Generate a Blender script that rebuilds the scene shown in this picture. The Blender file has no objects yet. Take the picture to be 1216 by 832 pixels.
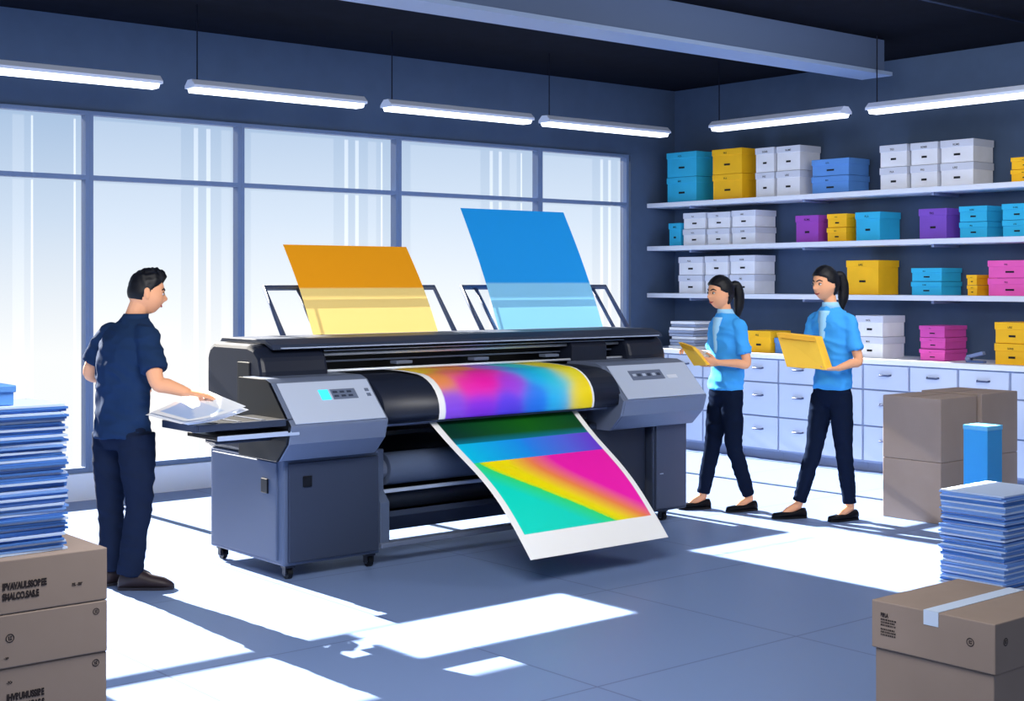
import bpy, bmesh, math, random
from mathutils import Vector, Matrix, noise
random.seed(7)
S=bpy.context.scene
S.view_settings.view_transform='Standard'
S.view_settings.look='None'
V=Vector
A_,B_=0.6414,0.7672
R=V((B_,-A_,0)); F=V((A_,B_,0)); Z=V((0,0,1))
CH=1.62; FP=1663.0
# survey helpers: where a bearing meets a real wall / shelf plane of the room
def kk(b): return (b-608)/FP
def on_y(b,Y):
    d=Y/(B_-A_*kk(b)); return d*(A_+B_*kk(b)),d
def on_x(b,X):
    d=X/(A_+B_*kk(b)); return d*(B_-A_*kk(b)),d
def hz(v,d): return CH-(v-335)*d/FP

# ---------------- materials
def lin(h):
    h=h.lstrip('#'); o=[]
    for i in (0,2,4):
        c=int(h[i:i+2],16)/255
        o.append(c/12.92 if c<=.04045 else ((c+.055)/1.055)**2.4)
    return o
MATS={}
def mat(name,hexc,rough=.6,metal=0,emit=0,var=0.0,spec=.3,vscale=6):
    if name in MATS: return MATS[name]
    m=bpy.data.materials.new(name); m.use_nodes=True
    nt=m.node_tree; b=nt.nodes['Principled BSDF']
    c=lin(hexc)+[1]
    b.inputs['Base Color'].default_value=c
    b.inputs['Roughness'].default_value=rough
    b.inputs['Metallic'].default_value=metal
    b.inputs['Specular IOR Level'].default_value=spec
    if emit:
        b.inputs['Emission Color'].default_value=c
        b.inputs['Emission Strength'].default_value=emit
    if var:
        tc=nt.nodes.new('ShaderNodeTexCoord'); n=nt.nodes.new('ShaderNodeTexNoise')
        n.inputs['Scale'].default_value=vscale; n.inputs['Detail'].default_value=4
        cr=nt.nodes.new('ShaderNodeValToRGB')
        cr.color_ramp.elements[0].position=.35; cr.color_ramp.elements[1].position=.65
        cr.color_ramp.elements[0].color=[x*(1-var) for x in c[:3]]+[1]
        cr.color_ramp.elements[1].color=[min(1,x*(1+var)) for x in c[:3]]+[1]
        nt.links.new(tc.outputs['Object'],n.inputs['Vector'])
        nt.links.new(n.outputs['Fac'],cr.inputs['Fac'])
        nt.links.new(cr.outputs['Color'],b.inputs['Base Color'])
    MATS[name]=m; return m
def paper_mat(name,attr=True,hexc='#ffffff',trans=.35):
    m=bpy.data.materials.new(name); m.use_nodes=True; nt=m.node_tree
    for n in list(nt.nodes): nt.nodes.remove(n)
    o=nt.nodes.new('ShaderNodeOutputMaterial'); mx=nt.nodes.new('ShaderNodeMixShader')
    d=nt.nodes.new('ShaderNodeBsdfPrincipled'); t=nt.nodes.new('ShaderNodeBsdfTranslucent')
    d.inputs['Roughness'].default_value=.5; d.inputs['Specular IOR Level'].default_value=.12
    mx.inputs[0].default_value=trans
    nt.links.new(d.outputs[0],mx.inputs[1]); nt.links.new(t.outputs[0],mx.inputs[2]); nt.links.new(mx.outputs[0],o.inputs[0])
    if attr:
        a=nt.nodes.new('ShaderNodeVertexColor'); a.layer_name='ink'
        nt.links.new(a.outputs[0],d.inputs['Base Color']); nt.links.new(a.outputs[0],t.inputs['Color'])
    else:
        c=lin(hexc)+[1]; d.inputs['Base Color'].default_value=c; t.inputs['Color'].default_value=c
    return m

# ---------------- object plumbing
WL={}
def link(o,loc,parent=None,label=None,cat=None,kind=None,group=None):
    S.collection.objects.link(o); WL[o.name]=V(loc)
    if parent is not None:
        o.parent=parent; o.location=V(loc)-WL[parent.name]
    else: o.location=loc
    if label: o['label']=label
    if cat: o['category']=cat
    if kind: o['kind']=kind
    if group: o['group']=group
    return o
def empty(name,loc,**k):
    o=bpy.data.objects.new(name,None); o.empty_display_size=.1
    return link(o,loc,**k)
def fin(name,bm,m,smooth=False,bevel=0,**k):
    bmesh.ops.recalc_face_normals(bm,faces=bm.faces)
    me=bpy.data.meshes.new(name)
    xs=[v.co for v in bm.verts]
    lo=V([min(c[i] for c in xs) for i in range(3)]); hi=V([max(c[i] for c in xs) for i in range(3)])
    org=V(((lo.x+hi.x)/2,(lo.y+hi.y)/2,lo.z))
    for v in bm.verts: v.co-=org
    bm.to_mesh(me); bm.free()
    if smooth:
        for p in me.polygons: p.use_smooth=True
    if isinstance(m,(list,tuple)):
        for q in m: me.materials.append(q)
    else: me.materials.append(m)
    o=bpy.data.objects.new(name,me); link(o,org,**k)
    if bevel:
        b=o.modifiers.new('bevel','BEVEL'); b.width=bevel; b.segments=2; b.limit_method='ANGLE'
    return o
def bm_box(bm,lo,hi,mi=0):
    vs=[bm.verts.new((x,y,z)) for x in (lo[0],hi[0]) for y in (lo[1],hi[1]) for z in (lo[2],hi[2])]
    for f in ((0,1,3,2),(4,6,7,5),(0,4,5,1),(2,3,7,6),(0,2,6,4),(1,5,7,3)):
        fc=bm.faces.new([vs[i] for i in f]); fc.material_index=mi
def box(name,lo,hi,m,bevel=0,**k):
    bm=bmesh.new(); bm_box(bm,lo,hi); return fin(name,bm,m,bevel=bevel,**k)
def slab(name,o,xd,ud,w,h,t,m,bevel=0,**k):
    xd=V(xd).normalized(); ud=V(ud).normalized(); n=xd.cross(ud)
    bm=bmesh.new(); o=V(o); vs=[]
    for a in (0,w):
        for b in (0,h):
            for c in (0,t): vs.append(bm.verts.new(o+xd*a+ud*b+n*c))
    for f in ((0,1,3,2),(4,6,7,5),(0,4,5,1),(2,3,7,6),(0,2,6,4),(1,5,7,3)): bm.faces.new([vs[i] for i in f])
    return fin(name,bm,m,bevel=bevel,**k)
def prism(name,prof,x0,x1,m,bevel=.012,smooth=False,**k):
    bm=bmesh.new(); a=[bm.verts.new((x0,y,z)) for y,z in prof]; b=[bm.verts.new((x1,y,z)) for y,z in prof]
    n=len(prof); bm.faces.new(a); bm.faces.new(b[::-1])
    for i in range(n): bm.faces.new((a[i],a[(i+1)%n],b[(i+1)%n],b[i]))
    return fin(name,bm,m,bevel=bevel,**k)
def loft(bm,rings,n=20):
    R_=[]
    for c,ax,ay in rings:
        R_.append([bm.verts.new(c+ax*math.cos(2*math.pi*i/n)+ay*math.sin(2*math.pi*i/n)) for i in range(n)])
    for a,b in zip(R_,R_[1:]):
        for i in range(n): bm.faces.new((a[i],a[(i+1)%n],b[(i+1)%n],b[i]))
    bm.faces.new(R_[0][::-1]); bm.faces.new(R_[-1])
def cr(p0,p1,p2,p3,t):
    return .5*((2*p1)+(-p0+p2)*t+(2*p0-5*p1+4*p2-p3)*t*t+(-p0+3*p1-3*p2+p3)*t**3)
def smooth_path(pts,rad,sub):
    P=[V(p) for p in pts]; n=len(P); op=[];orr=[]
    for i in range(n-1):
        a=P[max(i-1,0)];b=P[i];c=P[i+1];d=P[min(i+2,n-1)]
        for j in range(sub):
            t=j/sub; op.append(cr(a,b,c,d,t)); orr.append(rad[i]+(rad[i+1]-rad[i])*t)
    op.append(P[-1]); orr.append(rad[-1]); return op,orr
def limb(bm,pts,rad,n=14,sub=5,flat=1.0,ref=None,round_ends=True):
    p,r=smooth_path(pts,rad,sub) if sub>1 else ([V(q) for q in pts],list(rad))
    rings=[]; ref=V(ref) if ref is not None else None
    prev=None
    for i in range(len(p)):
        t=(p[min(i+1,len(p)-1)]-p[max(i-1,0)]).normalized()
        if prev is None:
            up=ref if ref is not None else (V((0,0,1)) if abs(t.z)<.8 else V((0.3,1,0)))
            ax=(up-t*up.dot(t)).normalized()
        else: ax=(prev-t*prev.dot(t)).normalized()
        prev=ax; ay=t.cross(ax)
        rings.append((p[i],ax*r[i],ay*r[i]*flat))
    if round_ends:
        t0=(p[0]-p[1]).normalized(); t1=(p[-1]-p[-2]).normalized()
        def ex(c,ax,ay,t,rr): return [(c+t*rr*.5,ax*.85,ay*.85),(c+t*rr*.85,ax*.5,ay*.5),(c+t*rr,ax*.12,ay*.12)]
        rings=ex(*rings[0],t0,r[0])[::-1]+rings+ex(*rings[-1],t1,r[-1])
    loft(bm,rings,n)
def tube(name,pts,r,m,n=12,sub=1,**k):
    bm=bmesh.new(); limb(bm,pts,[r]*len(pts),n=n,sub=sub,round_ends=False); return fin(name,bm,m,smooth=False if n<8 else True,**k)
def text(name,s,size,o,xd,ud,m,parent,depth=.0005,sx=1.0,bold=.012):
    cu=bpy.data.curves.new(name+'_c','FONT'); cu.body=s; cu.size=size; cu.offset=size*bold
    t=bpy.data.objects.new(name+'_t',cu); S.collection.objects.link(t)
    bpy.context.view_layer.update()
    me=bpy.data.meshes.new_from_object(t.evaluated_get(bpy.context.evaluated_depsgraph_get()))
    bpy.data.objects.remove(t)
    xd=V(xd).normalized(); ud=V(ud).normalized(); n=xd.cross(ud)
    for v in me.vertices: v.co=V(xd*v.co.x*sx+ud*v.co.y+n*depth)
    me.materials.clear(); me.materials.append(m); me.name=name
    ob=bpy.data.objects.new(name,me); return link(ob,V(o),parent=parent)

# ---------------- camera
cam=bpy.data.cameras.new('camera'); co=bpy.data.objects.new('camera',cam); S.collection.objects.link(co)
co.location=(0,0,CH); co.rotation_euler=(math.pi/2,0,-math.atan2(A_,B_))
cam.sensor_width=36; cam.lens=36*FP/1216; cam.shift_y=-81/1216; cam.clip_end=300
S.camera=co

# ---------------- world
w=bpy.data.worlds.new('sky'); S.world=w; w.use_nodes=True; nt=w.node_tree
bg=nt.nodes['Background']; tc=nt.nodes.new('ShaderNodeTexCoord'); sp=nt.nodes.new('ShaderNodeSeparateXYZ')
nt.links.new(tc.outputs['Generated'],sp.inputs[0])
mr=nt.nodes.new('ShaderNodeMapRange'); mr.inputs[1].default_value=-.05; mr.inputs[2].default_value=.12
nt.links.new(sp.outputs['Z'],mr.inputs[0])
rp=nt.nodes.new('ShaderNodeValToRGB'); nt.links.new(mr.outputs[0],rp.inputs[0])
e=rp.color_ramp.elements; e[0].position=0; e[0].color=(.98,1,1,1); e[1].position=1; e[1].color=lin('#a8c2e2')+[1]
x=e.new(.55); x.color=lin('#cfe0f4')+[1]
mr2=nt.nodes.new('ShaderNodeMapRange'); mr2.inputs[1].default_value=.15; mr2.inputs[2].default_value=.5
nt.links.new(sp.outputs['Y'],mr2.inputs[0])
mx=nt.nodes.new('ShaderNodeMixRGB'); mx.inputs[1].default_value=(.34,.38,.44,1)
nt.links.new(mr2.outputs[0],mx.inputs[0]); nt.links.new(rp.outputs[0],mx.inputs[2]); nt.links.new(mx.outputs[0],bg.inputs[0])
bg.inputs[1].default_value=1.0

# ---------------- lights
def light(name,type,energy,loc,**k):
    l=bpy.data.lights.new(name,type); l.energy=energy; o=bpy.data.objects.new(name,l); S.collection.objects.link(o); o.location=loc
    for a,b in k.items(): setattr(l,a,b)
    return o
sun=light('sun','SUN',42,(5,20,9),angle=math.radians(.3),color=(1,.93,.80))
sd=V((.015,-1,-.51)); sun.rotation_euler=sd.to_track_quat('-Z','Y').to_euler()
a1=light('added_fill','AREA',285,(2.6,3.6,3.45),shape='RECTANGLE',size=2.4,size_y=2.0,color=(1,.98,.95));  # unseen fill added to brighten the printer front, no fixture modelled
a1.rotation_euler=(V((4.8,6.8,.9))-V((2.6,3.6,3.45))).to_track_quat('-Z','Y').to_euler()
a2=light('added_fill','AREA',85,(7.6,4.6,3.4),shape='RECTANGLE',size=1.8,size_y=2.4,color=(1,.98,.96))  # second added fill, aimed at the shelf side of the room
a2.rotation_euler=(V((9.0,7.6,1.3))-V((7.6,4.6,3.4))).to_track_quat('-Z','Y').to_euler()
# added narrow beams, no roof opening above, to make bright floor patches
light('added_floor_beam','AREA',46,(6.9,5.05,3.58),shape='RECTANGLE',size=1.3,size_y=1.5,color=(1,.95,.86),spread=math.radians(1.2))
light('added_floor_beam','AREA',20,(4.22,5.16,3.58),shape='RECTANGLE',size=1.3,size_y=.55,color=(1,.95,.86),spread=math.radians(1.2))

# ---------------- room
WX,WY,CZ=10.62,10.07,3.6
m_wall=mat('wall_paint','#475a78',.9,var=.04); m_ceil=mat('ceiling_paint','#12151f',.95,var=.1,spec=.05); m_trim=mat('window_frame','#62779c',.5)
mf=bpy.data.materials.new('floor_tiles'); mf.use_nodes=True; nt=mf.node_tree; b=nt.nodes['Principled BSDF']
tc=nt.nodes.new('ShaderNodeTexCoord'); br=nt.nodes.new('ShaderNodeTexBrick'); br.offset=0
br.inputs['Color1'].default_value=lin('#7086b2')+[1]; br.inputs['Color2'].default_value=lin('#6d83b0')+[1]; br.inputs['Mortar'].default_value=lin('#55658f')+[1]
br.inputs['Scale'].default_value=1; br.inputs['Mortar Size'].default_value=.005; br.inputs['Brick Width'].default_value=1.25; br.inputs['Row Height'].default_value=1.25
nt.links.new(tc.outputs['Object'],br.inputs['Vector']); nt.links.new(br.outputs['Color'],b.inputs['Base Color'])
b.inputs['Roughness'].default_value=.4; b.inputs['Specular IOR Level'].default_value=.2
box('floor',(-3,-2,-.1),(WX+.1,WY+.1,0),mf,kind='structure')
box('ceiling',(-3,1,CZ),(WX+.1,WY+.1,CZ+.1),m_ceil,kind='structure')
box('wall_right',(WX,2,0),(WX+.12,WY+.15,CZ),m_wall,kind='structure')
wx1=on_y(749,WY)[0]
bm=bmesh.new()
bm_box(bm,(-3,WY,0),(WX,WY+.15,.2)); bm_box(bm,(-3,WY,2.9),(WX,WY+.15,CZ)); bm_box(bm,(wx1,WY,.2),(WX,WY+.15,2.9)); 
fin('wall_back',bm,m_wall,kind='structure')
mg=bpy.data.materials.new('frosted_glass'); mg.use_nodes=True; nt=mg.node_tree
for n in list(nt.nodes): nt.nodes.remove(n)
o=nt.nodes.new('ShaderNodeOutputMaterial'); ms=nt.nodes.new('ShaderNodeMixShader'); tr=nt.nodes.new('ShaderNodeBsdfTransparent'); tl=nt.nodes.new('ShaderNodeBsdfTranslucent')
tc=nt.nodes.new('ShaderNodeTexCoord'); mp=nt.nodes.new('ShaderNodeMapping'); mp.inputs['Scale'].default_value=(1.9,.0,.0)
no=nt.nodes.new('ShaderNodeTexNoise'); no.inputs['Scale'].default_value=1; no.inputs['Detail'].default_value=0
rp=nt.nodes.new('ShaderNodeValToRGB'); rp.color_ramp.interpolation='CONSTANT'
e=rp.color_ramp.elements; e[0].position=0;e[0].color=(.0,)*3+(1,); e[1].position=.60; e[1].color=(.02,)*3+(1,)
for p,c in ((.618,.0),(.37,.014),(.385,.001),(.46,.005),(.54,.001)): q=e.new(p); q.color=(c,c,c,1)
nt.links.new(tc.outputs['Object'],mp.inputs[0]); nt.links.new(mp.outputs[0],no.inputs['Vector']); nt.links.new(no.outputs['Fac'],rp.inputs[0]); nt.links.new(rp.outputs[0],ms.inputs[0])
nt.links.new(tr.outputs[0],ms.inputs[1]); nt.links.new(tl.outputs[0],ms.inputs[2]); nt.links.new(ms.outputs[0],o.inputs[0])
edges=[-2.4,-.8,.7,2.2]+[on_y(b,WY)[0] for b in (105,285,472,640,745)]
for i in range(len(edges)-1):
    x0,x1=edges[i]+.0005,edges[i+1]-.0005; bm=bmesh.new()
    t=.030
    for (a,c) in (((x0,WY-.02,.2),(x0+t,WY+.06,2.9)),((x1-t,WY-.02,.2),(x1,WY+.06,2.9)),((x0+t,WY-.02,.2),(x1-t,WY+.06,.24)),((x0+t,WY-.02,2.87),(x1-t,WY+.06,2.9)),((x0+t,WY-.02,2.385),(x1-t,WY+.06,2.42))): bm_box(bm,a,c)
    bm_box(bm,(x0+t,WY+.03,.24),(x1-t,WY+.031,2.385),1); bm_box(bm,(x0+t,WY+.03,2.42),(x1-t,WY+.031,2.87),1)
    fin('window_%d'%(i+1),bm,[m_trim,mg],kind='structure')
box('trim_1',(-3,WY-.06,0),(wx1+.05,WY-.02,.2),mat('sill','#dbe6fa',.6),kind='structure')
m_beam=mat('beam_steel','#506286',.6); m_beam2=mat('beam_flange','#8499bd',.5)
bm=bmesh.new(); bm_box(bm,(0,6.84,3.33),(9.69,6.98,3.6),0); bm_box(bm,(0,6.76,3.30),(9.69,7.06,3.33),1)
fin('trim_2',bm,[m_beam,m_beam2],kind='structure')
m_dark=mat('dark_metal','#161b2b',.6,spec=.1); m_con=mat('conduit','#2b344c',.9,spec=.0)
for i,(p,q) in enumerate([((9.0,8.2,3.575),(5.8,8.2,3.575)),((10.5,5.6,3.57),(6,5.6,3.57))]):
    tube('trim_%d'%(i+3),[p,q],.008,m_con,n=8,kind='structure')

# ---------------- pendant lamps
m_house=mat('lamp_housing','#c9d6f2',.4); m_tube=mat('lamp_diffuser','#f4f8ff',.5,emit=2.2)
def pendant(p0,p1,axis):
    c=(V(p0)+V(p1))/2; L=(V(p1)-V(p0)).length/2; u=(V(p1)-V(p0)).normalized(); s=u.cross(Z)
    e_=empty('pendant_lamp',c,label='long white linear tube lamp hanging from the ceiling',cat='lamp',group='linear pendant lamps')
    bm=bmesh.new(); 
    prof=[(-.03,.06),(.03,.06),(.075,.02),(.075,0),(-.075,0),(-.075,.02)]
    a=[bm.verts.new(c-u*L+s*p+Z*q) for p,q in prof]; b2=[bm.verts.new(c+u*L+s*p+Z*q) for p,q in prof]
    bm.faces.new(a); bm.faces.new(b2[::-1])
    for i in range(6): bm.faces.new((a[i],a[(i+1)%6],b2[(i+1)%6],b2[i]))
    fin('housing',bm,m_house,parent=e_)
    bm=bmesh.new(); prof=[(-.068,0),(.068,0),(.05,-.03),(-.05,-.03)]
    a=[bm.verts.new(c-u*(L-.02)+s*p+Z*q) for p,q in prof]; b2=[bm.verts.new(c+u*(L-.02)+s*p+Z*q) for p,q in prof]
    bm.faces.new(a); bm.faces.new(b2[::-1])
    for i in range(4): bm.faces.new((a[i],a[(i+1)%4],b2[(i+1)%4],b2[i]))
    fin('diffuser',bm,m_tube,parent=e_)
    for sgn in ((-1,) if axis==0 else (1,)):
        q=c+u*(L-.06)*sgn
        tube('cable',[q+Z*.055,V((q.x,q.y,CZ))],.005,m_dark,n=6,parent=e_)
ZL=3.0
for a,b2 in ((-60,188),(225,430),(458,628),(646,790)):
    pendant((on_y(a,9.1)[0],9.1,ZL),(on_y(b2,9.1)[0],9.1,ZL),0)
for a,b2 in ((848,1005),(1034,1240)):
    pendant((9.45,on_x(b2,9.45)[0],ZL),(9.45,on_x(a,9.45)[0],ZL),1)

# ---------------- shelves
m_shelf=mat('shelf_white','#dfe6f5',.5); m_brk=mat('bracket_grey','#8594b8',.5,metal=.3)
SZ=[2.42,1.985,1.51]
for i,z in enumerate(SZ):
    s=box('wall_shelf',(10.2,4.6,z-.045),(WX,WY-.01,z),m_shelf,bevel=.004,label='long white wall shelf carrying rows of coloured storage boxes',cat='shelf',group='white wall shelves')
    for y in (5.4,6.75,8.1,9.5):
        prism('bracket',[(y-.012,z-.045),(y+.012,z-.045),(y+.012,z-.07),(y-.012,z-.07)],10.24,WX,m_brk,bevel=0,parent=s)
BC={'cyan':('#2fb4e2','#1d8fc4'),'yellow':('#fbbf1c','#e2a211'),'white':('#e6e9f3','#cfd5e6'),'blue':('#5b93dd','#4478c4'),'purple':('#7c4fc0','#62399f'),'violet':('#9c45b8','#7d3396'),'pink':('#ee5fb8','#d0459c'),'magenta':('#c94aa6','#a8388a')}
m_ink=mat('black_print','#14161d',.7); 
def sbox(x0,x1,y0,y1,z0,z1,col,where,rot=0,mark='scrawl',group=None):
    ca,cb=BC[col]; ma=mat('box_'+col,ca,.55,var=.04); mb=mat('boxlid_'+col,cb,.55)
    h=z1-z0; lid=min(.35*h,.06)
    b=box('storage_box',(x0,y0,z0),(x1,y1,z1-lid*.5),ma,bevel=.003,label='%s cardboard storage box with lid %s'%(col,where),cat='box',group=group)
    box('lid',(x0-.006,y0-.006,z1-lid),(x1+.006,y1+.006,z1),ma if col!='white' else mb,bevel=.003,parent=b)
    yc=(y0+y1)/2
    wv=(y1-y0)
    zz=z0+(h-lid)*.45
    box('handle_hole',(x0-.002,yc-wv*.1,zz),(x0+.004,yc+wv*.1,zz+min(.018,h*.1)),m_ink,parent=b)
    if mark: text('printed_mark',mark,min(.026,h*.13),(x0-.0075,yc+wv*.12,z1-lid*.8),(0,-1,0),(0,0,1),m_ink,b,depth=0)
    return b
MK=['RUMS','PLA','SORB','MAI','TKS','URE','NOL','PRS']
def shelf_row(items,zs,where,grp,xf=10.26,dep=.3):
    j=0
    for a,b2,top,col,n in items:
        y1,d=on_x(a,xf); y0,_=on_x(b2,xf); z1=hz(top,d); h=(z1-zs)/n
        for i in range(n):
            j+=1; sbox(xf+random.uniform(0,.01),xf+dep,y0+.004,y1-.004,zs+i*h+.0005,zs+(i+1)*h-.002,col,where,mark=MK[(j*3)%8],group=grp)
shelf_row([(792,827,182,'cyan',2),(846,881,178,'yellow',2),(897,919,176,'white',2),(922,950,174,'white',2),(964,1008,190,'blue',2),(1045,1077,173,'white',2),(1081,1113,170,'white',2),(1117,1156,167,'white',2),(1200,1235,187,'yellow',2)],SZ[0],'on the top wall shelf','boxes on the top shelf')
shelf_row([(794,808,265,'cyan',1),(811,837,253,'white',2),(840,866,252,'white',2),(869,897,250,'white',2),(945,972,256,'violet',1),(982,1005,254,'yellow',2),(1016,1045,252,'cyan',1),(1091,1124,248,'purple',1),(1139,1172,245,'cyan',2),(1190,1225,242,'cyan',2)],SZ[1],'on the middle wall shelf','boxes on the middle shelf')
shelf_row([(806,834,305,'white',2),(837,864,304,'white',2),(867,896,303,'white',2),(1005,1043,309,'yellow',1),(1082,1118,318,'cyan',2),(1148,1160,326,'yellow',2),(1173,1225,309,'pink',2)],SZ[2],'on the lowest wall shelf','boxes on the lowest shelf')

# ---------------- counter and drawers
m_cab=mat('cabinet_white','#98a5c2',.6); m_drw=mat('drawer_white','#ccd6ea',.5); m_hand=mat('drawer_handle','#4f5b7c',.4,metal=.3)
CT=.97; FX=10.02
box('worktop',(FX-.04,4.5,CT-.045),(WX,9.95,CT),mat('worktop_white','#eef2fb',.4),bevel=.004,label='long white worktop running over the drawer cabinets',cat='worktop')
ys=[5.44+.46*i for i in range(-2,10)]
for y in ys:
    y1=min(y+.458,9.94)
    e_=empty('drawer_cabinet',((FX+WX)/2,(y+y1)/2,0),label='white drawer cabinet unit with three drawers under the worktop',cat='cabinet',group='drawer cabinets under the worktop')
    bm=bmesh.new(); bm_box(bm,(FX,y,.08),(WX-.005,y1,CT-.047)); bm_box(bm,(FX+.06,y,0),(WX-.005,y1,.08)); fin('body',bm,m_cab,parent=e_)
    for z0,z1 in ((.10,.388),(.402,.698),(.712,.912)):
        d_=box('drawer',(FX-.018,y+.010,z0),(FX,y1-.010,z1),m_drw,bevel=.003,parent=e_)
        zc=z0+(z1-z0)*.62; yc=(y+y1)/2
        tube('handle',[(FX-.018,yc-.055,zc),(FX-.04,yc-.045,zc-.004),(FX-.04,yc+.045,zc-.004),(FX-.018,yc+.055,zc)],.008,m_hand,n=8,parent=d_)
W='on the white worktop'
shelf_row([(1016,1048,374,'white',2),(1092,1122,386,'magenta',3),(1181,1222,382,'yellow',2)],CT,W,'boxes on the worktop',xf=10.08,dep=.32)
y1,d=on_x(887,10.08); y0,_=on_x(915,10.08)
sbox(10.08,10.36,y0,y1,CT+.0005,CT+.2,'yellow',W,mark='PRS',group='boxes on the worktop'); sbox(10.12,10.42,y0-.28,y0-.02,CT+.0005,CT+.14,'blue',W,mark='',group='boxes on the worktop')
def stack(x0,x1,y0,y1,z0,z1,n,mats,name,label,grp,jit=.012):
    t=(z1-z0)/n; meshes=[]
    for m in mats:
        bm=bmesh.new(); bm_box(bm,(-(x1-x0)/2,-(y1-y0)/2,0),((x1-x0)/2,(y1-y0)/2,t*.86)); me=bpy.data.meshes.new(name); bmesh.ops.recalc_face_normals(bm,faces=bm.faces); bm.to_mesh(me); bm.free(); me.materials.append(m); meshes.append(me)
    for i in range(n):
        o=bpy.data.objects.new(name,meshes[0 if (i%3==0 or i==n-1) else random.randrange(1,len(mats))])
        link(o,((x0+x1)/2+random.uniform(-jit,jit),(y0+y1)/2+random.uniform(-jit,jit),z0+i*t+.0004),label=label,cat='paper',group=grp); o.rotation_euler=(0,0,random.uniform(-.03,.03))
m_pw=mat('paper_white','#eef2fc',.7); m_pb=mat('paper_blue','#78a4ea',.6); m_pn=mat('paper_navy','#4a7cca',.6); m_pl=mat('paper_lightblue','#c3d7f8',.6)
y1,_=on_x(797,10.1); y0,_=on_x(826,10.1)
stack(10.08,10.38,y0,y1,CT,CT+.27,9,[m_pw,m_cab],'paper_ream','thick white ream of paper piled on the worktop','white paper reams on the worktop',jit=.02)
y0,_=on_x(1160,10.12)
e_=empty('stapler',(10.14,y0,CT),label='small grey-blue desk stapler on the worktop',cat='stapler')
box('base',(10.10,y0-.07,CT),(10.15,y0+.09,CT+.018),mat('stapler_blue','#5a6fa6',.4),bevel=.004,parent=e_)
slab('arm',(10.10,y0+.08,CT+.03),(0,-1,.25),(1,0,0),.15,.05,.03,mat('stapler_blue2','#7c8fc0',.4),bevel=.006,parent=e_)
tube('hinge',[(10.095,y0+.075,CT+.03),(10.155,y0+.075,CT+.03)],.02,m_brk,parent=e_)

# ---------------- printer
PL=(5.5,7.0,0)
P=empty('large_format_printer',PL,label='dark navy and grey wide printer on casters with control pods',cat='printer')
m_navy=mat('printer_navy','#1c2233',.4,var=.05,vscale=2); m_blk=mat('printer_black','#0a0c14',.35); m_gry=mat('printer_grey','#66718a',.35); m_lgt=mat('printer_light_grey','#b4c0d8',.35)
m_cabf=mat('printer_cabinet','#525f7a',.5,spec=.2); m_cabd=mat('printer_cabinet_front','#2f384d',.45); m_edge=mat('printer_edge','#a8b6d2',.35); m_steel=mat('rail_steel','#dfe7f7',.3,metal=.2)
c1=box('side_cabinet',(3.92,6.62,.075),(4.55,7.45,.655),m_cabf,bevel=.01,parent=P)
box('cabinet_door',(3.945,6.602,.095),(4.53,6.622,.635),m_cabd,bevel=.004,parent=c1)  # darker than the side panel: the unlit front's shade is put into its colour
box('latch',(4.03,6.592,.50),(4.085,6.604,.56),m_blk,bevel=.003,parent=c1)
box('side_panel',(3.908,6.68,.10),(3.922,7.41,.635),m_cabf,bevel=.004,parent=c1)
box('latch',(3.898,6.76,.46),(3.91,6.83,.54),m_blk,bevel=.003,parent=c1)
c2=box('side_cabinet',(6.22,6.66,.075),(6.74,7.3,.70),m_cabd,bevel=.01,parent=P)
box('cabinet_door',(6.24,6.645,.095),(6.72,6.662,.66),m_navy,bevel=.004,parent=c2)
c3=box('side_cabinet',(6.75,6.60,.075),(7.08,7.34,.70),m_cabd,bevel=.012,parent=P)
box('cabinet_door',(6.77,6.585,.095),(7.06,6.602,.66),mat('printer_slate','#3d465d',.4),bevel=.004,parent=c3)
box('indicator',(6.80,6.579,.33),(6.83,6.587,.335),m_edge,parent=c3)
def caster(x,y,r=.03):
    e2=empty('caster',(x,y,0),parent=P)
    bm=bmesh.new(); limb(bm,[(x-.014,y,r),(x+.014,y,r)],[r,r],n=20,sub=1,round_ends=False); fin('wheel',bm,m_blk,smooth=False,parent=e2)
    bm=bmesh.new(); limb(bm,[(x-.022,y,r),(x+.022,y,r)],[r*.4]*2,n=12,sub=1,round_ends=False); fin('hub',bm,m_gry,parent=e2)
    bm=bmesh.new(); bm_box(bm,(x-.026,y-.016,r*.8),(x-.018,y+.016,.07)); bm_box(bm,(x+.018,y-.016,r*.8),(x+.026,y+.016,.07)); bm_box(bm,(x-.03,y-.025,.062),(x+.03,y+.025,.08)); fin('fork',bm,m_navy,parent=e2)
for x,y in ((3.97,6.66),(3.97,7.39),(4.50,6.66),(4.50,7.39),(6.28,6.72),(6.9,6.66),(7.03,7.28),(6.3,7.25)): caster(x,y)
box('back_panel',(4.55,7.2,.10),(6.22,7.26,.78),m_blk,parent=P)
prism('support_post',[(6.62,.10),(6.74,.10),(6.74,.66),(6.68,.66),(6.68,.42),(6.62,.36)],4.555,4.62,m_cabf,bevel=.006,parent=P)
box('support_post',(6.15,6.66,.10),(6.21,6.76,.7),m_navy,bevel=.006,parent=P)
box('floor_bar',(4.55,6.60,.10),(6.22,6.68,.13),m_gry,bevel=.006,parent=P)
prism('paper_trough',[(6.64,.27),(6.74,.17),(7.18,.17),(7.18,.21),(6.76,.21),(6.66,.30)],4.62,6.15,m_cabd,bevel=.004,parent=P)
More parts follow.
